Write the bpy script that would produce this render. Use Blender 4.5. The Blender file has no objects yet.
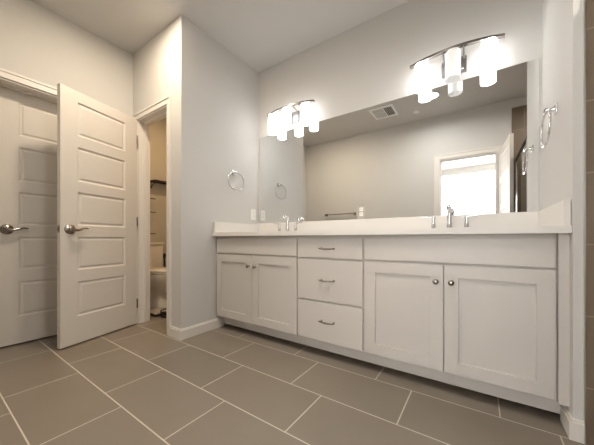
import bpy, bmesh, math
from mathutils import Vector, Matrix

S = bpy.context.scene
COL = S.collection
PI = math.pi

# ------------------------------------------------------------------ camera
CAM = (2.0617, -2.2303, 0.8527)
YAW = math.radians(34.43)
cam = bpy.data.cameras.new('camera')
cam.sensor_width = 36.0
cam.sensor_fit = 'HORIZONTAL'
cam.lens = 263.83 / 594.0 * 36.0
cam.shift_y = (238.52 - 222.5) / 594.0
cam.clip_start = 0.02
camo = bpy.data.objects.new('camera', cam)
COL.objects.link(camo)
camo.location = CAM
camo.rotation_euler = (PI / 2, 0, YAW)
S.camera = camo

# ------------------------------------------------------------------ world, exposure
W = bpy.data.worlds.new('daylight')
S.world = W
W.use_nodes = True
bg = W.node_tree.nodes['Background']
bg.inputs[0].default_value = (1.0, 0.985, 0.96, 1)
bg.inputs[1].default_value = 4.2
S.view_settings.view_transform = 'Standard'
S.view_settings.look = 'None'
S.view_settings.exposure = 1.08
S.view_settings.gamma = 1.0
S.view_settings.use_curve_mapping = False
S.cycles.max_bounces = 14
S.cycles.diffuse_bounces = 8
S.cycles.glossy_bounces = 8
S.cycles.sample_clamp_indirect = 6.0

VANITY_EMIT = 3.0        # frosted shades of the vanity lights
VANITY_DIM = 0.06
CAN_W = 7.0
CAN_WARM_W = 9.5
TOILET_W = 4.5

# ------------------------------------------------------------------ materials
def mat(name, col, rough=0.5, metal=0.0, **kw):
    m = bpy.data.materials.new(name)
    m.use_nodes = True
    b = m.node_tree.nodes['Principled BSDF']
    b.inputs['Base Color'].default_value = (*col, 1)
    b.inputs['Roughness'].default_value = rough
    b.inputs['Metallic'].default_value = metal
    for k, v in kw.items():
        b.inputs[k.replace('_', ' ')].default_value = v
    return m

def nodes(m):
    return m.node_tree.nodes, m.node_tree.links, m.node_tree.nodes['Principled BSDF']

def bumpy(m, scale, strength, dist=0.002, var=0.0):
    N, L, b = nodes(m)
    tc = N.new('ShaderNodeTexCoord')
    nz = N.new('ShaderNodeTexNoise')
    nz.inputs['Scale'].default_value = scale
    nz.inputs['Detail'].default_value = 3
    L.new(tc.outputs['Object'], nz.inputs['Vector'])
    bp = N.new('ShaderNodeBump')
    bp.inputs['Strength'].default_value = strength
    bp.inputs['Distance'].default_value = dist
    L.new(nz.outputs['Fac'], bp.inputs['Height'])
    L.new(bp.outputs['Normal'], b.inputs['Normal'])
    if var:
        c = b.inputs['Base Color'].default_value[:]
        mx = N.new('ShaderNodeMix'); mx.data_type = 'RGBA'
        n2 = N.new('ShaderNodeTexNoise'); n2.inputs['Scale'].default_value = 3.0
        L.new(tc.outputs['Object'], n2.inputs['Vector'])
        L.new(n2.outputs['Fac'], mx.inputs['Factor'])
        mx.inputs['A'].default_value = (*[x * (1 - var) for x in c[:3]], 1)
        mx.inputs['B'].default_value = (*[min(1, x * (1 + var)) for x in c[:3]], 1)
        L.new(mx.outputs['Result'], b.inputs['Base Color'])
    return m

def math_node(N, op, a=None, b=None):
    n = N.new('ShaderNodeMath'); n.operation = op
    return n

def tile_mat(name, tile, grout, pu, pv, u0, v0, stag, half, wall=False, rough=0.4, var=0.06):
    """running tiles with a stagger per row; pu, pv: tile length and row height in metres"""
    m = mat(name, tile, rough)
    N, L, b = nodes(m)
    geo = N.new('ShaderNodeNewGeometry')
    sp = N.new('ShaderNodeSeparateXYZ')
    L.new(geo.outputs['Position'], sp.inputs[0])

    def op(o, a, c=None):
        n = N.new('ShaderNodeMath'); n.operation = o
        for i, x in enumerate((a, c)):
            if x is None: continue
            if isinstance(x, (int, float)): n.inputs[i].default_value = x
            else: L.new(x, n.inputs[i])
        return n.outputs[0]
    if wall:
        U = op('ADD', sp.outputs[0], sp.outputs[1]); V = sp.outputs[2]
    else:
        U = sp.outputs[0]; V = sp.outputs[1]
    vv = op('DIVIDE', op('SUBTRACT', V, v0), pv)
    row = op('FLOOR', vv)
    fv = op('MULTIPLY', op('SUBTRACT', vv, row), pv)
    uu = op('DIVIDE', op('ADD', op('SUBTRACT', U, u0), op('MULTIPLY', row, stag)), pu)
    colu = op('FLOOR', uu)
    fu = op('MULTIPLY', op('SUBTRACT', uu, colu), pu)
    du = op('MINIMUM', fu, op('SUBTRACT', pu, fu))
    dv = op('MINIMUM', fv, op('SUBTRACT', pv, fv))
    d = op('MINIMUM', du, dv)
    g = op('LESS_THAN', d, half)
    cb = N.new('ShaderNodeCombineXYZ'); L.new(row, cb.inputs[0]); L.new(colu, cb.inputs[1])
    wn = N.new('ShaderNodeTexWhiteNoise'); wn.noise_dimensions = '2D'; L.new(cb.outputs[0], wn.inputs['Vector'])
    nz = N.new('ShaderNodeTexNoise'); nz.inputs['Scale'].default_value = 5; nz.inputs['Detail'].default_value = 5
    L.new(geo.outputs['Position'], nz.inputs['Vector'])
    f = op('ADD', op('MULTIPLY', wn.outputs['Value'], 0.5), op('MULTIPLY', nz.outputs['Fac'], 0.7))
    mx = N.new('ShaderNodeMix'); mx.data_type = 'RGBA'
    L.new(f, mx.inputs['Factor'])
    mx.inputs['A'].default_value = (*[x * (1 - var) for x in tile], 1)
    mx.inputs['B'].default_value = (*[x * (1 + var) for x in tile], 1)
    m2 = N.new('ShaderNodeMix'); m2.data_type = 'RGBA'
    L.new(g, m2.inputs['Factor'])
    L.new(mx.outputs['Result'], m2.inputs['A'])
    m2.inputs['B'].default_value = (*grout, 1)
    L.new(m2.outputs['Result'], b.inputs['Base Color'])
    r = op('ADD', op('MULTIPLY', g, 0.9 - rough), rough)
    L.new(r, b.inputs['Roughness'])
    bp = N.new('ShaderNodeBump'); bp.inputs['Strength'].default_value = 0.6; bp.inputs['Distance'].default_value = 0.002
    L.new(op('SUBTRACT', op('MULTIPLY', nz.outputs['Fac'], 0.15), g), bp.inputs['Height'])
    L.new(bp.outputs['Normal'], b.inputs['Normal'])
    return m

M = {}
M['wall'] = bumpy(mat('greige wall paint', (0.60, 0.59, 0.572), 0.75), 90, 0.25)
M['ceiling'] = bumpy(mat('ceiling paint', (0.59, 0.58, 0.57), 0.85), 70, 0.3)
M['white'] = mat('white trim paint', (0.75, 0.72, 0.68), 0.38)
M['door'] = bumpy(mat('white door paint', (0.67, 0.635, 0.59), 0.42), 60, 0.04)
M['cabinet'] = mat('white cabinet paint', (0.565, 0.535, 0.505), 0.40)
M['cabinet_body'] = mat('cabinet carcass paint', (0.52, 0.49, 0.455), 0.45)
M['quartz'] = bumpy(mat('white quartz', (0.72, 0.70, 0.67), 0.55), 300, 0.0, var=0.02)
M['chrome'] = mat('chrome', (0.70, 0.70, 0.71), 0.09, 1.0)
M['nickel'] = mat('satin nickel', (0.34, 0.315, 0.285), 0.24, 1.0)
M['brushed'] = mat('brushed nickel', (0.55, 0.53, 0.50), 0.32, 1.0)
M['gunmetal'] = mat('dark brushed metal', (0.26, 0.255, 0.25), 0.4, 1.0)
M['mirror'] = mat('mirror silver', (0.86, 0.87, 0.865), 0.0, 1.0)
M['mirror_edge'] = mat('mirror edge', (0.35, 0.42, 0.40), 0.2)
M['plate'] = mat('white plastic', (0.85, 0.84, 0.82), 0.35)
M['beige_plate'] = mat('beige plate', (0.42, 0.38, 0.33), 0.4)
M['dark'] = mat('black metal', (0.02, 0.018, 0.016), 0.45)
M['slot'] = mat('dark slot', (0.03, 0.03, 0.03), 0.8)
M['vent'] = mat('vent white', (0.88, 0.88, 0.87), 0.5)
M['ceramic'] = mat('white ceramic', (0.82, 0.79, 0.74), 0.15)
M['basin'] = mat('white basin ceramic', (0.85, 0.85, 0.84), 0.12)
M['scale'] = mat('pale grey enamel', (0.36, 0.33, 0.29), 0.4)
M['carpet'] = bumpy(mat('beige carpet', (0.50, 0.46, 0.40), 0.95), 220, 0.8, 0.006)
M['bedwall'] = bumpy(mat('bedroom wall paint', (0.70, 0.68, 0.65), 0.8), 90, 0.2)
M['glass'] = mat('clear glass', (1, 1, 1), 0.0, 0.0, Transmission_Weight=1.0, IOR=1.01)
M['shower_glass'] = mat('shower glass', (0.93, 0.96, 0.95), 0.0, 0.0, Transmission_Weight=1.0, IOR=1.05)
M['floor'] = tile_mat('floor tile', (0.215, 0.182, 0.146), (0.60, 0.54, 0.46),
                      0.600, 0.3275, 0.570, -1.957, 0.205, 0.0029, rough=0.36, var=0.10)
M['shower_tile'] = tile_mat('shower tile', (0.18, 0.135, 0.095), (0.30, 0.24, 0.18),
                            0.61, 0.297, 0.2, -0.063, 0.305, 0.003, wall=True, rough=0.35, var=0.08)

def emissive(name, col, strength, base=(0.9, 0.9, 0.9)):
    m = mat(name, base, 0.35)
    b = m.node_tree.nodes['Principled BSDF']
    b.inputs['Emission Color'].default_value = (*col, 1)
    b.inputs['Emission Strength'].default_value = strength
    return m
M['shade'] = emissive('frosted shade lit', (1.0, 0.99, 0.98), VANITY_EMIT)
M['shade_dim'] = emissive('frosted shade weakly lit', (1.0, 0.99, 0.98), VANITY_DIM)
M['lens'] = emissive('lamp lens', (1.0, 0.95, 0.88), 8.0)
M['lens_warm'] = emissive('warm lamp lens', (1.0, 0.82, 0.60), 8.0)

# ------------------------------------------------------------------ mesh helpers
def merge(bm, src):
    me = bpy.data.meshes.new('tmp')
    src.to_mesh(me); src.free()
    bm.from_mesh(me)
    bpy.data.meshes.remove(me)

def box(bm, lo, hi, bev=0.0, seg=2):
    t = bmesh.new()
    bmesh.ops.create_cube(t, size=1.0)
    lo, hi = Vector(lo), Vector(hi)
    c, s = (lo + hi) / 2, hi - lo
    for v in t.verts:
        v.co = Vector((v.co.x * s.x, v.co.y * s.y, v.co.z * s.z)) + c
    if bev:
        bmesh.ops.bevel(t, geom=list(t.edges), offset=bev, segments=seg, profile=0.5, affect='EDGES')
    merge(bm, t)
    return bm

def B(*boxes, bev=0.0):
    bm = bmesh.new()
    for lo, hi in boxes:
        box(bm, lo, hi, bev)
    return bm

def lathe(bm, prof, origin=(0, 0, 0), axis='Z', n=32, sx=1.0, sy=1.0):
    """revolve (radius, height) pairs; axis: the direction the height runs"""
    rot = {'Z': Matrix(), 'X': Matrix.Rotation(PI / 2, 4, 'Y'), '-X': Matrix.Rotation(-PI / 2, 4, 'Y'),
           '-Y': Matrix.Rotation(PI / 2, 4, 'X'), 'Y': Matrix.Rotation(-PI / 2, 4, 'X'),
           '-Z': Matrix.Rotation(PI, 4, 'X')}[axis]
    o = Vector(origin)
    rings = []
    for r, h in prof:
        if r < 1e-6:
            rings.append([bm.verts.new(rot @ Vector((0, 0, h)) + o)])
        else:
            rings.append([bm.verts.new(rot @ Vector((r * sx * math.cos(2 * PI * k / n), r * sy * math.sin(2 * PI * k / n), h)) + o) for k in range(n)])
    for a, c in zip(rings, rings[1:]):
        for k in range(n):
            k2 = (k + 1) % n
            if len(a) == 1 and len(c) == 1: continue
            if len(a) == 1: bm.faces.new((a[0], c[k2], c[k]))
            elif len(c) == 1: bm.faces.new((a[k], a[k2], c[0]))
            else: bm.faces.new((a[k], a[k2], c[k2], c[k]))
    return bm

def tube(bm, pts, rad, n=12, cap=True, closed=False, flat=1.0):
    """swept tube through points; rad a number or one per point"""
    pts = [Vector(p) for p in pts]
    m = len(pts)
    if isinstance(rad, (int, float)): rad = [rad] * m
    prev = None
    rings = []
    for i, p in enumerate(pts):
        if closed: t = (pts[(i + 1) % m] - pts[i - 1]).normalized()
        else: t = (pts[min(i + 1, m - 1)] - pts[max(i - 1, 0)]).normalized()
        if prev is None:
            a = Vector((0, 0, 1)) if abs(t.z) < 0.9 else Vector((1, 0, 0))
            u = t.cross(a).normalized()
        else:
            u = (prev - t * prev.dot(t)).normalized()
        prev = u
        w = t.cross(u).normalized()
        rings.append([bm.verts.new(p + (u * math.cos(2 * PI * k / n) + w * flat * math.sin(2 * PI * k / n)) * rad[i]) for k in range(n)])
    seq = list(zip(rings, rings[1:]))
    if closed: seq.append((rings[-1], rings[0]))
    for a, c in seq:
        for k in range(n):
            k2 = (k + 1) % n
            bm.faces.new((a[k], a[k2], c[k2], c[k]))
    if cap and not closed:
        bm.faces.new(rings[0][::-1]); bm.faces.new(rings[-1])
    return bm

def obj(name, bm, m, parent=None, smooth=None, at_base=True):
    bmesh.ops.recalc_face_normals(bm, faces=list(bm.faces))
    me = bpy.data.meshes.new(name)
    off = Vector((0, 0, 0))
    if parent is None and at_base and bm.verts:
        xs = [v.co for v in bm.verts]
        off = Vector(((min(v.x for v in xs) + max(v.x for v in xs)) / 2,
                      (min(v.y for v in xs) + max(v.y for v in xs)) / 2, min(v.z for v in xs)))
        bmesh.ops.translate(bm, verts=list(bm.verts), vec=-off)
    bm.to_mesh(me); bm.free()
    o = bpy.data.objects.new(name, me)
    COL.objects.link(o)
    o.location = off
    if m is not None: me.materials.append(M[m])
    if smooth is not None:
        for p in me.polygons: p.use_smooth = True
        me.set_sharp_from_angle(angle=math.radians(smooth))
    if parent is not None: o.parent = parent
    return o

def tag(o, label, cat, group=None):
    o['label'] = label; o['category'] = cat
    if group: o['group'] = group
    return o

def thing(name, label, cat, loc=(0, 0, 0), rz=0.0, group=None):
    o = bpy.data.objects.new(name, None)
    o.empty_display_size = 0.05
    COL.objects.link(o)
    o.location = loc; o.rotation_euler = (0, 0, rz)
    return tag(o, label, cat, group)

def struct(name, bm, m, smooth=None, label=None, cat=None):
    o = obj(name, bm, m, None, smooth)
    o['kind'] = 'structure'
    if label: tag(o, label, cat)
    return o

def dup(root, loc, label, rz=None):
    r = root.copy(); COL.objects.link(r); r.location = loc
    if rz is not None: r.rotation_euler = (0, 0, rz)
    r['label'] = label
    for ch in list(root.children):
        c = ch.copy(); COL.objects.link(c); c.parent = r
        for g in list(ch.children):
            d = g.copy(); COL.objects.link(d); d.parent = c
    return r

# ------------------------------------------------------------------ room shell
H = 2.74
XR = 2.3955           # right wall of the vanity alcove
YA = -0.947           # wall with the toilet-room doorway
XL = -0.86            # wall with the closet door
YO = -2.38            # wall behind the camera
XO = -1.75            # far wall of the toilet room
DH = 2.05             # door head

struct('floor', B(((-2.0, -2.5, -0.1), (3.7, 0.2, 0.0))), 'floor')
struct('floor_bedroom', B(((-1.0, -6.2, -0.1), (5.2, -2.5, 0.0))), 'carpet')
struct('ceiling', B(((-2.0, -6.2, H), (5.2, 0.2, H + 0.1))), 'ceiling')

struct('wall_back', B(((-2.0, 0.0, 0), (3.7, 0.12, H))), 'wall')
struct('wall_alcove', B(((-0.12, YA, 0), (0.0, 0.0, H))), 'wall')
DX0, DX1 = -0.765, -0.202       # toilet doorway
struct('wall_toilet_room', B(((XO, YA, 0), (DX0, YA + 0.115, H)), ((DX1, YA, 0), (-0.12, YA + 0.115, H)),
                             ((DX0, YA, DH), (DX1, YA + 0.115, H))), 'wall')
CY0, CY1 = -1.902, -1.135       # closet doorway
struct('wall_left', B(((XL - 0.16, YO, 0), (XL, CY0, H)), ((XL - 0.16, CY1, 0), (XL, YA, H)),
                      ((XL - 0.16, CY0, DH), (XL, CY1, H))), 'wall')
struct('wall_outer', B(((-1.9, YO, 0), (XO, 0.0, H))), 'wall')
EX0, EX1 = 1.565, 2.295         # entrance doorway
struct('wall_front', B(((-1.9, YO - 0.12, 0), (EX0, YO, H)), ((EX1, YO - 0.12, 0), (3.7, YO, H)),
                       ((EX0, YO - 0.12, 2.07), (EX1, YO, H))), 'wall')
struct('wall_right', B(((XR, -0.64, 0), (3.58, 0.0, H))), 'wall')
# shower: tiled head wall, long wall and foot wall
struct('wall_shower_head', B(((2.43, -0.65, 0), (3.46, -0.64, 2.62))), 'shower_tile')
struct('wall_shower_foot', B(((2.44, YO, 0), (3.46, YO + 0.01, 2.62))), 'shower_tile')
struct('wall_shower_side', B(((3.46, YO, 0), (3.58, -0.64, H))), 'shower_tile')
struct('trim_4', B(((2.4265, -0.654, 0.0), (2.431, -0.638, 2.62))), 'brushed')
# bedroom beyond the entrance
BY = -6.05
struct('wall_bedroom_left', B(((-1.0, BY, 0), (-0.9, YO - 0.12, H))), 'bedwall')
struct('wall_bedroom_right', B(((5.0, BY, 0), (5.1, YO - 0.12, H))), 'bedwall')
WX0, WX1, WZ0, WZ1 = 0.4, 4.6, 0.35, 2.62
struct('wall_bedroom_far', B(((-1.0, BY - 0.12, 0), (WX0, BY, H)), ((WX1, BY - 0.12, 0), (5.1, BY, H)),
                             ((WX0, BY - 0.12, 0), (WX1, BY, WZ0)), ((WX0, BY - 0.12, WZ1), (WX1, BY, H))), 'bedwall')
fr = [((WX0, BY - 0.09, WZ0), (WX1, BY - 0.03, WZ0 + 0.05)), ((WX0, BY - 0.09, WZ1 - 0.05), (WX1, BY - 0.03, WZ1))]
for x in (WX0, WX1 - 0.05):
    fr.append(((x, BY - 0.09, WZ0 + 0.05), (x + 0.05, BY - 0.03, WZ1 - 0.05)))
w1 = struct('window_1', B(*fr), 'white')
gp = obj('glass_pane', B(((WX0, BY - 0.062, WZ0), (WX1, BY - 0.058, WZ1))), 'glass')
gp.parent = w1
gp.location = gp.location - w1.location

# baseboards
def bboard(name, lo, hi, side):
    """side: which face carries the chamfered top ('x+','x-','y-')"""
    bm = bmesh.new()
    box(bm, lo, (hi[0], hi[1], hi[2] - 0.012))
    l, h = list(lo), list(hi)
    l[2] = hi[2] - 0.012
    if side == 'x+': h[0] -= 0.006
    if side == 'x-': l[0] += 0.006
    if side == 'y-': l[1] += 0.006
    if side == 'y+': h[1] -= 0.006
    box(bm, l, h)
    return struct(name, bm, 'white')
bh = 0.088
bboard('baseboard_alcove', (0.0, YA - 0.014, 0), (0.014, -0.506, bh), 'x+')
bboard('baseboard_toilet_room', (-0.176, YA - 0.014, 0), (0.0, YA, bh), 'y-')
bboard('baseboard_right', (XR - 0.014, -0.654, 0), (XR, -0.506, bh), 'x-')
bboard('baseboard_corner', (XR, -0.654, 0), (2.4265, -0.64, bh), 'y-')
bboard('baseboard_front', (XL, YO, 0), (EX0 - 0.07, YO + 0.014, bh), 'y+')
bboard('baseboard_left', (XL, YO + 0.014, 0), (XL + 0.014, CY0 - 0.065, bh), 'x+')

# ------------------------------------------------------------------ door casings
def casing(name, u0, u1, top, wall, dirn, axis, depth, stop_at, w=0.06, trimw=True, lw=None):
    """axis 'x': opening runs along x in the wall plane y=wall; dirn: side the casing stands out to"""
    def P(u, d, z):
        return (u, wall + dirn * d, z) if axis == 'x' else (wall + dirn * d, u, z)
    def bb(u_a, u_b, d_a, d_b, z_a, z_b):
        p, q = P(u_a, d_a, z_a), P(u_b, d_b, z_b)
        return tuple(min(i, j) for i, j in zip(p, q)), tuple(max(i, j) for i, j in zip(p, q))
    j = 0.018
    lw = w if lw is None else lw
    bxs = []
    for a, b2, c in ((u0 + 0.006 - lw, u0 + 0.006, 0), (u1 - 0.006, u1 - 0.006 + w, 1)):
        bxs.append(bb(a, b2, 0, 0.012, 0, top - 0.006))
        q = (a, a + 0.016) if c == 0 else (b2 - 0.016, b2)
        bxs.append(bb(q[0], q[1], 0.0125, 0.018, 0, top + w - 0.0225))
    bxs.append(bb(u0 + 0.006 - lw, u1 - 0.006 + w, 0, 0.012, top - 0.006, top + w - 0.006))
    bxs.append(bb(u0 + 0.006 - lw, u1 - 0.006 + w, 0.0125, 0.018, top + w - 0.022, top + w - 0.006))
    bm = bmesh.new()
    for lo, hi in bxs: box(bm, lo, hi, 0.001, 1)
    o = struct(name, bm, 'white')
    jb = bmesh.new()
    for lo, hi in (bb(u0, u0 + j, 0.0, -depth, 0, top - j), bb(u1 - j, u1, 0.0, -depth, 0, top - j), bb(u0, u1, 0.0, -depth, top - j, top)):
        box(jb, lo, hi)
    for lo, hi in (bb(u0 + j, u0 + j + 0.011, -stop_at, -stop_at - 0.035, 0, top - j - 0.011),
                   bb(u1 - j - 0.011, u1 - j, -stop_at, -stop_at - 0.035, 0, top - j - 0.011),
                   bb(u0 + j, u1 - j, -stop_at, -stop_at - 0.035, top - j - 0.011, top - j)):
        box(jb, lo, hi, 0.002, 1)
    k = obj('door_jamb', jb, 'white')
    k.parent = o
    k.location = k.location - o.location
    return o
casing('trim_1', CY0, CY1, DH + 0.008, XL, 1, 'y', 0.16, 0.082)
casing('trim_2', DX0, DX1, DH, YA, -1, 'x', 0.115, 0.05)
casing('trim_3', EX0, EX1, 2.07, YO, 1, 'x', 0.12, 0.05, w=0.07)

# ------------------------------------------------------------------ interior doors
PAN = [(0.227, 0.507), (0.600, 0.868), (0.957, 1.228), (1.312, 1.590), (1.678, 1.950)]
def door_slab(name, w, t=0.035, z0=0.012, z1=2.035, stile=0.119):
    """five-panel moulded door: x from the hinge, y the thickness, both faces panelled"""
    bm = bmesh.new()
    xs = [0, stile, w - stile, w]
    zs = [z0]
    for a, c in PAN: zs += [a, c]
    zs.append(z1)
    def q(*p): bm.faces.new([bm.verts.new(x) for x in p])
    for s in (-1, 1):
        y = s * t / 2
        for i in range(3):
            for k in range(len(zs) - 1):
                x0, x1, a, c = xs[i], xs[i + 1], zs[k], zs[k + 1]
                if i == 1 and k % 2 == 1:
                    prev = [(x0, y, a), (x1, y, a), (x1, y, c), (x0, y, c)]
                    for ins, dep in ((0.005, 0.004), (0.011, 0.009), (0.020, 0.009)):
                        yy = y - s * dep
                        cur = [(x0 + ins, yy, a + ins), (x1 - ins, yy, a + ins), (x1 - ins, yy, c - ins), (x0 + ins, yy, c - ins)]
                        for e in range(4):
                            q(prev[e], prev[(e + 1) % 4], cur[(e + 1) % 4], cur[e])
                        prev = cur
                    q(*prev)
                else:
                    q((x0, y, a), (x1, y, a), (x1, y, c), (x0, y, c))
    h = t / 2
    q((0, -h, z0), (0, h, z0), (0, h, z1), (0, -h, z1)); q((w, -h, z0), (w, h, z0), (w, h, z1), (w, -h, z1))
    q((0, -h, z0), (w, -h, z0), (w, h, z0), (0, h, z0)); q((0, -h, z1), (w, -h, z1), (w, h, z1), (0, h, z1))
    bmesh.ops.remove_doubles(bm, verts=list(bm.verts), dist=1e-5)
    o = obj(name, bm, 'door', at_base=False)
    o['kind'] = 'structure'
    for a, c in PAN:                                    # the raised field of each panel
        pb = bmesh.new()
        x0, x1, i1 = stile + 0.018, w - stile - 0.018, 0.012
        a, c = a + 0.018, c - 0.018
        for s in (-1, 1):
            y0, y1 = s * (h - 0.0095), s * (h - 0.003)
            P0 = [(x0, y0, a), (x1, y0, a), (x1, y0, c), (x0, y0, c)]
            P1 = [(x0 + i1, y1, a + i1), (x1 - i1, y1, a + i1), (x1 - i1, y1, c - i1), (x0 + i1, y1, c - i1)]
            v0 = [pb.verts.new(p) for p in P0]; v1 = [pb.verts.new(p) for p in P1]
            for e in range(4): pb.faces.new((v0[e], v0[(e + 1) % 4], v1[(e + 1) % 4], v1[e]))
            pb.faces.new(v1); pb.faces.new(v0[::-1])
        obj('panel', pb, 'door', o)
    return o

def lever(door, x, z, side, dirx, t=0.035):
    """rose, neck and curved lever on the face of a door; side: which face, dirx: where the lever points"""
    y = side * t / 2
    ax = 'Y' if side > 0 else '-Y'
    bm = bmesh.new()
    lathe(bm, [(0, 0), (0.039, 0), (0.0395, 0.003), (0.037, 0.007), (0.028, 0.012), (0.018, 0.015), (0.0135, 0.022), (0.012, 0.040), (0.0, 0.042)], (x, y, z), ax, 28)
    r = obj('rose', bm, 'nickel', door, 50)
    r['label'] = 'satin nickel round rose'
    bm = bmesh.new()
    pts, rad = [], []
    for k in range(15):
        f = k / 14
        pts.append((x + dirx * (-0.008 + 0.122 * f), y + side * (0.046 - 0.012 * f * f), z + 0.006 * math.sin(f * 2 * PI) * -1 + 0.008 * f * f))
        rad.append(0.0125 * (1 - f) ** 0.8 + 0.0062)
    tube(bm, pts, rad, 12, flat=0.75)
    l = obj('lever_handle', bm, 'nickel', door, 60)
    l['label'] = 'satin nickel curved lever'

def hinges(door, t=0.035, side=1):
    for z in (0.21, 1.02, 1.83):
        bm = bmesh.new()
        lathe(bm, [(0, -0.045), (0.0065, -0.045), (0.0065, 0.045), (0, 0.045)], (-0.004, side * (t / 2 + 0.004), z), 'Z', 12)
        box(bm, (-0.003, side * t / 2 - 0.012, z - 0.044), (0.0015, side * t / 2 + 0.003, z + 0.044))
        k = obj('hinge', bm, 'nickel', door, 40)
        k['label'] = 'satin nickel hinge'

# closed closet door, set back in its jamb; hinge at the far (toilet) side
d1 = door_slab('door_1', 0.726, stile=0.135)
d1.location = (XL - 0.12 - 0.0175, CY1 - 0.0205, 0); d1.rotation_euler = (0, 0, -PI / 2)
# local x runs to -Y, local +y runs to +X (towards the room)
lever(d1, 0.726 - 0.070, 0.925, 1, -1)
tag(d1, 'closed white five panel closet door set back in its casing at the left end', 'door')
# open toilet-room door, standing out from the left jamb
HG = Vector((-0.750, -0.975, 0)); NE = Vector((-0.575, -1.598, 0))
dv = NE - HG
d2 = door_slab('door_2', dv.length)
d2.location = HG; d2.rotation_euler = (0, 0, math.atan2(dv.y, dv.x))
# local +y is to the left of the x direction: towards +X, the camera side
lever(d2, dv.length - 0.064, 0.925, 1, -1)
lever(d2, dv.length - 0.064, 0.925, -1, -1)
hinges(d2)
lp = B(((dv.length - 0.001, -0.012, 0.925 - 0.028), (dv.length + 0.0015, 0.012, 0.925 + 0.028)))
box(lp, (dv.length, -0.008, 0.915), (dv.length + 0.010, 0.008, 0.937), 0.003)
k = obj('latch', lp, 'nickel', d2); k['label'] = 'satin nickel latch on the door edge'
tag(d2, 'open white five panel door hinged on the toilet room jamb', 'door')
# open entrance door beside the shower, seen only in the mirror
d3 = door_slab('door_3', 0.72, z1=2.05)
d3.location = (2.318, YO + 0.022, 0); d3.rotation_euler = (0, 0, PI / 2 - 0.085)
lever(d3, 0.656, 0.925, 1, -1)
lever(d3, 0.656, 0.925, -1, -1)
tag(d3, 'open white panel door seen in the mirror beside the bright doorway', 'door')

# ------------------------------------------------------------------ vanity
YF, YB = -0.596, -0.577        # face and back of the doors and drawer fronts
ZC0, ZC1 = 0.112, 0.876
def cabinet(name, label, x0, x1):
    t = thing(name, label, 'cabinet', ((x0 + x1) / 2, -0.29, ZC0))
    o = t.location
    bm = B(((x0 - o.x, YB - o.y, 0), (x1 - o.x, -0.002 - o.y, ZC1 - ZC0)))
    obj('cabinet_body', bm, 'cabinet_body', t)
    return t
def loc_box(t, lo, hi, bev=0.0015):
    o = t.location
    return box(bmesh.new(), Vector(lo) - o, Vector(hi) - o, bev)
def knob(parent, t, x, z):
    o = t.location
    bm = bmesh.new()
    lathe(bm, [(0, 0), (0.009, 0), (0.0085, 0.002), (0.0055, 0.006), (0.0055, 0.014), (0.012, 0.018), (0.0155, 0.023), (0.0150, 0.028), (0.010, 0.032), (0, 0.033)],
          (x - o.x, YF - o.y, z - o.z), '-Y', 24)
    k = obj('knob', bm, 'nickel', parent, 50); k['label'] = 'round satin nickel knob'
def pull(parent, t, x, z):
    o = t.location
    c = Vector((x, YF, z)) - o
    bm = bmesh.new()
    pts, rad = [], []
    for k in range(17):
        f = k / 16 * 2 - 1
        pts.append((c.x + 0.060 * f, c.y - 0.030 + 0.008 * f * f, c.z + 0.002 - 0.004 * (1 - f * f)))
        rad.append(0.0062 - 0.0020 * abs(f))
    tube(bm, pts, rad, 10)
    for s in (-1, 1):
        lathe(bm, [(0, 0), (0.008, 0), (0.0075, 0.002), (0.0045, 0.005), (0.0045, 0.026)], (c.x + s * 0.048, c.y, c.z), '-Y', 14)
    k = obj('pull', bm, 'nickel', parent, 50); k['label'] = 'satin nickel bow pull'
def shaker(t, x0, x1, z0, z1, fw=0.066):
    o = t.location
    bm = bmesh.new()
    P = lambda x, y, z: bm.verts.new((x - o.x, y - o.y, z - o.z))
    a = [P(x0, YF, z0), P(x1, YF, z0), P(x1, YF, z1), P(x0, YF, z1)]
    b = [P(x0 + fw, YF, z0 + fw), P(x1 - fw, YF, z0 + fw), P(x1 - fw, YF, z1 - fw), P(x0 + fw, YF, z1 - fw)]
    c = [P(x0 + fw, YB, z0 + fw), P(x1 - fw, YB, z0 + fw), P(x1 - fw, YB, z1 - fw), P(x0 + fw, YB, z1 - fw)]
    d = [P(x0, YB, z0), P(x1, YB, z0), P(x1, YB, z1), P(x0, YB, z1)]
    for p, q in ((a, b), (b, c), (c, d), (d, a)):
        for e in range(4): bm.faces.new((p[e], p[(e + 1) % 4], q[(e + 1) % 4], q[e]))
    es = [e for e in bm.edges if all(abs(v.co.y - (YF - o.y)) < 1e-6 for v in e.verts) and
          (set(e.verts) <= set(a) or set(e.verts) <= set(b))]
    bmesh.ops.bevel(bm, geom=es, offset=0.0016, segments=2, profile=0.5, affect='EDGES')
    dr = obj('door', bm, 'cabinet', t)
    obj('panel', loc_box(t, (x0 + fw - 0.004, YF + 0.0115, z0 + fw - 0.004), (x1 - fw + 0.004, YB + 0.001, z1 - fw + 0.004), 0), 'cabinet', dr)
    return dr

Z_FF0, Z_FF1, Z_D1, Z_D0 = 0.720, 0.851, 0.707, 0.126
# left sink cabinet
cl = cabinet('sink_cabinet', 'white two door sink cabinet at the left end, against the towel ring wall', 0.003, 0.943)
obj('false_front', loc_box(cl, (0.018, YF, Z_FF0), (0.936, YB, Z_FF1)), 'cabinet', cl)
for x0, x1, kx in ((0.018, 0.474, 0.444), (0.480, 0.936, 0.519)):
    dr = shaker(cl, x0, x1, Z_D0, Z_D1)
    knob(dr, cl, kx, 0.617)
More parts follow.
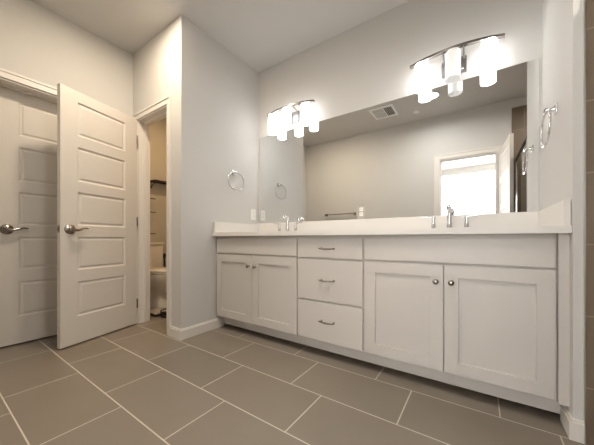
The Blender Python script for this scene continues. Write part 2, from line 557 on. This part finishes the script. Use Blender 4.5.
# drawers
cd = cabinet('drawer_cabinet', 'white cabinet of three stacked drawers between the two sink cabinets', 0.943, 1.459)
for z0, z1, zp in ((0.716, 0.851, 0.782), (0.414, 0.702, 0.561), (0.128, 0.400, 0.272)):
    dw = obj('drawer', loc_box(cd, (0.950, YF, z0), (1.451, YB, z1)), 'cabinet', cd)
    pull(dw, cd, 1.200, zp)
# right sink cabinet
cr = cabinet('sink_cabinet', 'white two door sink cabinet at the right, with the widest doors', 1.459, 2.358)
obj('false_front', loc_box(cr, (1.466, YF, Z_FF0), (2.351, YB, Z_FF1)), 'cabinet', cr)
for x0, x1, kx in ((1.466, 1.9055, 1.872), (1.9115, 2.351, 1.945)):
    dr = shaker(cr, x0, x1, Z_D0, Z_D1)
    knob(dr, cr, kx, 0.617)
fil = obj('filler_strip', B(((2.359, -0.5985, ZC0), (XR - 0.001, -0.55, ZC1)), bev=0.001), 'cabinet')
tag(fil, 'narrow white filler strip between the right cabinet and the end wall', 'filler')
tk = obj('toe_kick', B(((0.015, -0.505, 0.026), (XR - 0.015, -0.488, ZC0))), 'cabinet')
tag(tk, 'long recessed white toe kick board under the vanity cabinets', 'toe kick')

# countertop with two oval undermount basins
def counter():
    bm = bmesh.new()
    X0, X1, Y0, Y1, Z0, Z1 = 0.002, XR - 0.001, -0.632, -0.002, ZC1, 0.910
    cuts = [X0, 0.20, 0.78, 1.61, 2.19, X1]
    n = 40
    for i in range(5):
        a, c = cuts[i], cuts[i + 1]
        for z in (Z0, Z1):
            if i not in (1, 3):
                bm.faces.new([bm.verts.new(p) for p in ((a, Y0, z), (c, Y0, z), (c, Y1, z), (a, Y1, z))])
            else:
                cx, cy = (a + c) / 2, -0.345
                ring, outer = [], []
                corners = sorted([math.atan2(yy - cy, xx - cx) % (2 * PI) for xx in (a, c) for yy in (Y0, Y1)])
                angs = sorted(corners + [2 * PI * k / n for k in range(n)])
                for t in angs:
                    co, si = math.cos(t), math.sin(t)
                    ring.append(bm.verts.new((cx + 0.215 * co, cy + 0.165 * si, z)))
                    sc = min((((c if co > 0 else a) - cx) / co) if abs(co) > 1e-9 else 1e9,
                             (((Y1 if si > 0 else Y0) - cy) / si) if abs(si) > 1e-9 else 1e9)
                    outer.append(bm.verts.new((cx + sc * co, cy + sc * si, z)))
                m = len(angs)
                for k in range(m):
                    k2 = (k + 1) % m
                    bm.faces.new((ring[k], ring[k2], outer[k2], outer[k]))
                if z == Z0: lowr = ring
                else:
                    for k in range(m):
                        k2 = (k + 1) % m
                        bm.faces.new((lowr[k], lowr[k2], ring[k2], ring[k]))
        for y in (Y0, Y1):
            bm.faces.new([bm.verts.new(p) for p in ((a, y, Z0), (c, y, Z0), (c, y, Z1), (a, y, Z1))])
    for x in (X0, X1):
        bm.faces.new([bm.verts.new(p) for p in ((x, Y0, Z0), (x, Y1, Z0), (x, Y1, Z1), (x, Y0, Z1))])
    bmesh.ops.remove_doubles(bm, verts=list(bm.verts), dist=1e-6)
    return bm
tag(obj('countertop', counter(), 'quartz'), 'long white quartz countertop over the whole vanity', 'countertop')
tag(obj('backsplash', B(((0.002, -0.022, 0.9105), (XR - 0.002, -0.002, 1.022)), bev=0.0015), 'quartz'), 'long low white splash board under the mirror', 'splash board')
tag(obj('side_splash', B(((0.002, -0.620, 0.9105), (0.022, -0.0225, 1.010)), bev=0.0015), 'quartz'), 'short white splash board on the left alcove wall', 'splash board')
tag(obj('side_splash', B(((XR - 0.024, -0.620, 0.9105), (XR - 0.002, -0.0225, 1.022)), bev=0.0015), 'quartz'), 'short white splash board against the right end wall', 'splash board')
for cx, lab in ((0.49, 'white oval basin under the left end of the countertop'), (1.90, 'white oval basin under the right end of the countertop')):
    bm = bmesh.new()
    prof = [(1.06, -0.036), (1.0, -0.036), (0.97, -0.06), (0.88, -0.11), (0.66, -0.15), (0.3, -0.165), (0.08, -0.168), (0.0, -0.168)]
    lathe(bm, [(r, h) for r, h in prof], (0, 0, 0), 'Z', 40, sx=0.218, sy=0.168)
    sk = thing('sink_basin', lab, 'sink', (cx, -0.345, 0.910), group='vanity basins')
    obj('bowl', bm, 'basin', sk, 60)
    bm = bmesh.new()
    lathe(bm, [(0, -0.164), (0.02, -0.164), (0.022, -0.167)], (0, 0, 0), 'Z', 20)
    obj('drain', bm, 'chrome', sk, 50)

# faucets
def spout_part(bm):
    lathe(bm, [(0, 0), (0.026, 0), (0.025, 0.006), (0.019, 0.014), (0.0165, 0.05), (0.0145, 0.105), (0.0145, 0.118), (0, 0.12)], (0, 0, 0), 'Z', 24)
    pts = [(0, 0, 0.10)]
    for k in range(13):
        a = PI * k / 12 * 0.86
        pts.append((0, -0.045 + 0.045 * math.cos(a), 0.118 + 0.045 * math.sin(a)))
    tube(bm, pts, [0.0145] * 6 + [0.0135] * 8, 14)
    return bm
fa = thing('faucet', 'chrome widespread faucet near the left end of the vanity', 'faucet', (0.49, -0.105, 0.910), group='chrome vanity faucets')
obj('spout', spout_part(bmesh.new()), 'chrome', fa, 60)
bm = bmesh.new()
lathe(bm, [(0, 0.10), (0.003, 0.10), (0.003, 0.155), (0.006, 0.158), (0.006, 0.166), (0, 0.168)], (0.0, 0.022, 0), 'Z', 12)
obj('lift_rod', bm, 'chrome', fa, 50)
for s in (-1, 1):
    bm = bmesh.new()
    lathe(bm, [(0, 0), (0.023, 0), (0.022, 0.005), (0.016, 0.014), (0.012, 0.05), (0.0105, 0.078), (0.012, 0.086), (0.011, 0.096), (0, 0.100)], (s * 0.101, 0, 0), 'Z', 22)
    hd = obj('handle', bm, 'chrome', fa, 60)
    bm = bmesh.new()
    tube(bm, [(s * 0.101, 0, 0.091), (s * 0.130, -0.003, 0.094), (s * 0.160, -0.006, 0.098), (s * 0.180, -0.008, 0.100)], [0.007, 0.006, 0.0052, 0.0042], 12)
    obj('lever', bm, 'chrome', hd, 60)
dup(fa, (1.898, -0.105, 0.910), 'chrome widespread faucet near the right end of the vanity')

# ------------------------------------------------------------------ mirror
mir = obj('mirror', B(((0.03, -0.006, 1.0235), (2.377, -0.0005, 1.985))), 'mirror')
tag(mir, 'large frameless wall mirror above the vanity splash', 'mirror')

# ------------------------------------------------------------------ vanity lights
SX = (-0.203, 0.0, 0.203)
def bow(f):                      # distance of the bar from the wall along its length, f from -1 to 1
    return -0.062 - 0.058 * (1 - f * f)
def vanity_light(cx, label, dim):
    t = thing('vanity_light', label, 'vanity light', (cx, 0.0, 1.955), group='vanity lights above the mirror')
    obj('back_plate', B(((-0.078, -0.018, 0.085), (0.078, 0.0, 0.195)), bev=0.004), 'gunmetal', t)
    bm = bmesh.new()
    n = 24
    for k in range(n):
        f0, f1 = k / n * 2 - 1, (k + 1) / n * 2 - 1
        for (ya, za), (yb, zb) in zip([(-.014, .204), (.014, .204), (.014, .219), (-.014, .219)], [(.014, .204), (.014, .219), (-.014, .219), (-.014, .204)]):
            bm.faces.new([bm.verts.new(p) for p in ((0.287 * f0, bow(f0) + ya, za), (0.287 * f1, bow(f1) + ya, za), (0.287 * f1, bow(f1) + yb, zb), (0.287 * f0, bow(f0) + yb, zb))])
    for f in (-1, 1):
        bm.faces.new([bm.verts.new((0.287 * f, bow(f) + y, z)) for y, z in ((-.014, .204), (.014, .204), (.014, .219), (-.014, .219))])
    bmesh.ops.remove_doubles(bm, verts=list(bm.verts), dist=1e-6)
    obj('curved_bar', bm, 'nickel', t, 40)
    for s in (-1, 1):
        bm = bmesh.new()
        tube(bm, [(s * 0.062, -0.012, 0.175), (s * 0.062, -0.030, 0.190), (s * 0.062, -0.060, 0.203), (s * 0.062, bow(0.22), 0.207)], 0.005, 10)
        obj('arm', bm, 'gunmetal', t, 50)
    bm = bmesh.new()
    lathe(bm, [(0, 0), (0.009, 0), (0.009, 0.006), (0.006, 0.010), (0, 0.011)], (0.052, -0.018, 0.105), '-Y', 16)
    obj('finial', bm, 'chrome', t, 50)
    for i, x in enumerate(SX):
        f = x / 0.287
        y = bow(f) + 0.004
        bm = bmesh.new()
        lathe(bm, [(0.0, 0.196), (0.030, 0.196), (0.041, 0.192), (0.046, 0.184), (0.047, 0.17), (0.047, 0.012), (0.0465, 0.0), (0.043, 0.0), (0.043, 0.16), (0.0, 0.175)], (x, y, 0), 'Z', 40)
        sh = obj('lamp_shade', bm, 'shade_dim' if (dim and i == 1) else 'shade', t, 40)
        sh['label'] = 'weakly lit white glass cylinder' if (dim and i == 1) else 'brightly lit white glass cylinder'
        bm = bmesh.new()
        lathe(bm, [(0, 0.196), (0.02, 0.196), (0.02, 0.205), (0, 0.205)], (x, y, 0), 'Z', 20)
        obj('holder', bm, 'brushed', t, 50)
    return t
vanity_light(0.487, 'curved bar light with three glowing glass cylinders, over the left sink', False)
vanity_light(1.919, 'curved bar light whose middle glass cylinder is dimmer, over the right sink', True)

# ------------------------------------------------------------------ towel rings
def towel_ring():
    t = thing('towel_ring', 'chrome towel ring on the left alcove wall', 'towel ring', (0.0, -0.375, 1.34), group='chrome towel rings')
    bm = bmesh.new()
    box(bm, (0, -0.024, 0.158), (0.009, 0.024, 0.206), 0.003)
    tube(bm, [(0.008, 0, 0.182), (0.025, 0, 0.182), (0.038, 0, 0.180)], [0.014, 0.010, 0.011], 14)
    lathe(bm, [(0, -0.016), (0.012, -0.016), (0.013, 0.0), (0.012, 0.016), (0, 0.016)], (0.040, 0, 0.180), 'Y', 16)
    obj('post', bm, 'chrome', t, 45)
    bm = bmesh.new()
    pts = []
    for k in range(56):
        a = 2 * PI * k / 56
        e = 2 / 2.35
        c, s = math.cos(a), math.sin(a)
        pts.append((0.040 + 0.006 * (1 - (s + 1) / 2), 0.103 * math.copysign(abs(c) ** e, c), 0.092 + 0.088 * math.copysign(abs(s) ** e, s)))
    tube(bm, pts, 0.0055, 12, closed=True)
    obj('ring', bm, 'chrome', t, 60)
    return t
tr = towel_ring()
dup(tr, (XR, -0.365, 1.335), 'chrome towel ring on the right end wall', PI)

# ------------------------------------------------------------------ wall plates
def outlet_plate(label, loc, rz, plate='plate', face='plate'):
    """duplex outlet, local -Y faces the room"""
    t = thing('wall_outlet', label, 'outlet', loc, rz)
    obj('cover_plate', B(((-0.036, -0.006, 0), (0.036, 0, 0.118)), bev=0.002), plate, t)
    for z in (0.020, 0.063):
        bm = bmesh.new()
        box(bm, (-0.017, -0.009, z), (0.017, -0.005, z + 0.034), 0.003)
        so = obj('socket', bm, face, t)
        sl = bmesh.new()
        for x in (-0.007, 0.007): box(sl, (x - 0.001, -0.0096, z + 0.014), (x + 0.001, -0.0085, z + 0.025))
        obj('slot', sl, 'slot', so)
    return t
outlet_plate('white outlet plate on the left alcove wall above the splash', (0.0, -0.085, 1.060), PI / 2)
outlet_plate('grey outlet plate with two white sockets, set in the lower edge of the mirror', (1.222, -0.0065, 1.0275), 0.0, 'beige_plate')

# ------------------------------------------------------------------ wall behind the camera
tb = thing('towel_bar', 'long towel bar on the wall behind, seen in the lower part of the mirror', 'towel bar', (-0.09, YO, 1.29))
bm = bmesh.new()
tube(bm, [(-0.29, 0.055, 0.02), (0.29, 0.055, 0.02)], 0.009, 14)
obj('bar', bm, 'nickel', tb, 50)
for s in (-1, 1):
    bm = bmesh.new()
    box(bm, (s * 0.29 - 0.024, 0, -0.004), (s * 0.29 + 0.024, 0.009, 0.044), 0.003)
    tube(bm, [(s * 0.29, 0.006, 0.02), (s * 0.29, 0.067, 0.02)], [0.012, 0.014], 14)
    obj('post', bm, 'nickel', tb, 45)

# ------------------------------------------------------------------ ceiling fittings
vt = thing('ceiling_vent', 'square white ceiling vent seen in the mirror', 'vent', (0.905, -1.765, H))
a, c, fwd = 0.170, 0.180, 0.034
obj('frame', B(((-a, -c, -0.012), (-a + fwd, c, 0)), ((a - fwd, -c, -0.012), (a, c, 0)), ((-a + fwd, -c, -0.012), (a - fwd, -c + fwd, 0)), ((-a + fwd, c - fwd, -0.012), (a - fwd, c, 0)), bev=0.002), 'vent', vt)
obj('backing', B(((-a + 0.02, -c + 0.02, -0.003), (a - 0.02, c - 0.02, -0.0005))), 'slot', vt)
for k in range(12):
    x = -a + fwd + 0.010 + k * 0.0225
    bm = bmesh.new()
    tilt = 0.010 if x < 0.02 else -0.010
    v = [bm.verts.new(p) for p in ((x, -c + fwd, -0.011), (x + 0.0015, -c + fwd, -0.011), (x + tilt + 0.0015, -c + fwd, -0.003), (x + tilt, -c + fwd, -0.003),
                                   (x, c - fwd, -0.011), (x + 0.0015, c - fwd, -0.011), (x + tilt + 0.0015, c - fwd, -0.003), (x + tilt, c - fwd, -0.003))]
    for f in ((0, 1, 2, 3), (4, 7, 6, 5), (0, 4, 5, 1), (1, 5, 6, 2), (2, 6, 7, 3), (3, 7, 4, 0)): bm.faces.new([v[i] for i in f])
    obj('slat', bm, 'vent', vt)
bm = bmesh.new()
lathe(bm, [(0, -0.016), (0.026, -0.016), (0.042, -0.010), (0.046, 0.0), (0, 0)], (1.313, -2.028, H), 'Z', 28)
tag(obj('sprinkler_cover', bm, 'vent', None, 40), 'small round white cover on the ceiling between vent and doorway', 'cover')

def can(label, x, y, watts, col, lens, r=0.072, spread=165):
    t = thing('recessed_light', label, 'recessed light', (x, y, H), group='recessed ceiling lights')
    bm = bmesh.new()
    lathe(bm, [(r + 0.001, -0.001), (r + 0.018, -0.003), (r + 0.016, -0.006), (r, -0.005), (r + 0.001, -0.001)], (0, 0, 0), 'Z', 36)
    obj('trim_ring', bm, 'vent', t, 40)
    bm = bmesh.new()
    lathe(bm, [(0, -0.004), (r, -0.004), (r, -0.0015), (0, -0.0015)], (0, 0, 0), 'Z', 36)
    obj('lens', bm, lens, t, 40)
    ld = bpy.data.lights.new('lamp', 'AREA')
    ld.shape = 'DISK'; ld.size = r * 2; ld.spread = math.radians(spread)
    ld.energy = watts; ld.color = col
    lo = bpy.data.objects.new('lamp', ld)
    COL.objects.link(lo); lo.parent = t; lo.location = (0, 0, -0.008)
    return t
can('recessed ceiling light in front of the right sink, seen in the mirror', 1.561, -1.662, CAN_W, (1.0, 0.97, 0.93), 'lens')
can('recessed ceiling light over the entry by the closet door', 0.03, -1.375, CAN_WARM_W, (1.0, 0.83, 0.62), 'lens_warm', spread=180)
can('recessed ceiling light in the toilet room', -0.80, -0.35, TOILET_W, (1.0, 0.62, 0.28), 'lens_warm')
can('added ceiling light that brightens the shower tile', 2.95, -1.35, 9.0, (1.0, 0.92, 0.80), 'lens')  # added lamp without a known fitting, lifts the dark shower tile

# ------------------------------------------------------------------ shower enclosure (seen in the mirror)
en = thing('shower_enclosure', 'framed glass shower enclosure, seen at the right end of the mirror', 'shower enclosure', (2.49, -1.51, 0))
obj('header', B(((-0.014, -0.855, 1.90), (0.014, 0.855, 1.926)), bev=0.003), 'dark', en)
obj('curb', B(((-0.03, -0.858, 0.0), (0.07, 0.858, 0.10)), bev=0.004), 'shower_tile', en)
for y in (-0.85, 0.10, 0.845):
    obj('post', B(((-0.012, y - 0.012, 0.10), (0.012, y + 0.012, 1.90)), bev=0.003), 'chrome', en)
for y0, y1 in ((-0.838, 0.088), (0.112, 0.833)):
    obj('glass_panel', B(((-0.003, y0, 0.105), (0.003, y1, 1.898))), 'shower_glass', en)
pan = obj('shower_pan', B(((2.56, YO + 0.012, 0.0), (3.458, -0.652, 0.05)), bev=0.006), 'ceramic')
tag(pan, 'low white shower pan behind the glass enclosure', 'shower pan')

# ------------------------------------------------------------------ toilet room
to = thing('toilet', 'white two piece toilet in the small room behind the open door', 'toilet', (-1.40, -0.465, 0))
obj('tank', B(((-0.335, -0.215, 0.40), (-0.155, 0.215, 0.765)), bev=0.02), 'ceramic', to, 40)
obj('tank_lid', B(((-0.342, -0.225, 0.766), (-0.145, 0.225, 0.800)), bev=0.010), 'ceramic', to, 40)
def ovals(bm, rows, n=40):
    """stacked ovals: (z, centre x, half length x, half width y)"""
    rings = []
    for z, cx, a, b2 in rows:
        rings.append([bm.verts.new((cx + a * math.cos(2 * PI * k / n), b2 * math.sin(2 * PI * k / n), z)) for k in range(n)])
    for p, q in zip(rings, rings[1:]):
        for k in range(n): bm.faces.new((p[k], p[(k + 1) % n], q[(k + 1) % n], q[k]))
    bm.faces.new(rings[0][::-1]); bm.faces.new(rings[-1])
    return bm
obj('bowl', ovals(bmesh.new(), [(0.0, 0.03, 0.25, 0.115), (0.04, 0.03, 0.245, 0.112), (0.07, 0.02, 0.225, 0.10), (0.16, 0.02, 0.215, 0.10), (0.25, 0.06, 0.245, 0.125),
                                (0.33, 0.095, 0.275, 0.165), (0.39, 0.105, 0.285, 0.185), (0.42, 0.105, 0.285, 0.187), (0.425, 0.105, 0.27, 0.172)]), 'ceramic', to, 50)
obj('seat', ovals(bmesh.new(), [(0.427, 0.105, 0.278, 0.182), (0.432, 0.105, 0.287, 0.190), (0.442, 0.105, 0.287, 0.190), (0.446, 0.105, 0.280, 0.184)]), 'ceramic', to, 50)
obj('lid', ovals(bmesh.new(), [(0.448, 0.105, 0.280, 0.184), (0.452, 0.105, 0.287, 0.190), (0.466, 0.105, 0.285, 0.188), (0.472, 0.105, 0.270, 0.175)]), 'ceramic', to, 50)
bm = bmesh.new()
tube(bm, [(-0.150, -0.15, 0.70), (-0.138, -0.15, 0.70), (-0.134, -0.11, 0.698), (-0.132, -0.07, 0.694)], [0.008, 0.008, 0.006, 0.005], 10)
obj('flush_lever', bm, 'chrome', to, 50)

sf = thing('wall_shelf', 'black wall shelf above the toilet', 'shelf', (XO, -0.18, 1.565))
obj('board', B(((0.0, -0.16, 0.085), (0.13, 0.16, 0.105)), bev=0.002), 'dark', sf)
for y in (-0.145, 0.145):
    bm = bmesh.new()
    tube(bm, [(0.004, y, -0.01), (0.004, y, 0.084)], 0.006, 8)
    tube(bm, [(0.115, y, 0.080), (0.08, y, 0.055), (0.03, y, 0.02), (0.006, y, 0.0)], 0.005, 8)
    obj('bracket', bm, 'dark', sf, 50)
rk = thing('towel_rack', 'black wall rack with short arms beside the toilet shelf', 'rack', (XO, -0.375, 0.86))
obj('rail', B(((0.0, -0.012, 0.0), (0.010, 0.012, 0.62)), bev=0.002), 'dark', rk)
for z in (0.06, 0.36, 0.55):
    bm = bmesh.new()
    tube(bm, [(0.008, 0, z), (0.05, 0.0, z), (0.06, 0.02, z), (0.06, 0.088, z)], 0.006, 8)
    obj('arm', bm, 'dark', rk, 50)
# floor clutter by the toilet
sc = thing('bathroom_scale', 'low pale scale on the toilet room floor just inside the doorway', 'scale', (-0.93, -0.665, 0))
obj('platform', B(((-0.12, -0.08, 0.022), (0.12, 0.08, 0.040)), bev=0.006), 'scale', sc)
obj('base', B(((-0.105, -0.068, 0.0), (0.105, 0.068, 0.021)), bev=0.003), 'dark', sc)
bk = thing('wire_basket', 'small low dark wire basket on the toilet room floor beside the scale', 'basket', (-0.745, -0.655, 0))
bm = bmesh.new()
for z, r in ((0.006, 0.052), (0.035, 0.058), (0.065, 0.062)):
    tube(bm, [(r * math.cos(2 * PI * k / 24), r * math.sin(2 * PI * k / 24), z) for k in range(24)], 0.005, 8, closed=True)
for k in range(12):
    a = 2 * PI * k / 12
    tube(bm, [(0.052 * math.cos(a), 0.052 * math.sin(a), 0.006), (0.062 * math.cos(a), 0.062 * math.sin(a), 0.065)], 0.003, 6)
obj('wire_frame', bm, 'dark', bk, 60)
bm = bmesh.new()
lathe(bm, [(0, 0.001), (0.05, 0.001), (0.05, 0.005), (0, 0.005)], (0, 0, 0), 'Z', 24)
obj('bottom', bm, 'dark', bk, 40)
bo = thing('brush_holder', 'dark toilet brush standing beside the toilet tank', 'toilet brush', (-1.63, -0.192, 0))
bm = bmesh.new()
lathe(bm, [(0, 0), (0.045, 0), (0.045, 0.22), (0.040, 0.25), (0.014, 0.26), (0, 0.26)], (0, 0, 0), 'Z', 20)
obj('canister', bm, 'dark', bo, 40)
bm = bmesh.new()
lathe(bm, [(0, 0.255), (0.011, 0.255), (0.011, 0.56), (0.020, 0.60), (0.014, 0.64), (0, 0.645)], (0, 0, 0), 'Z', 14)
obj('brush_handle', bm, 'dark', bo, 40)
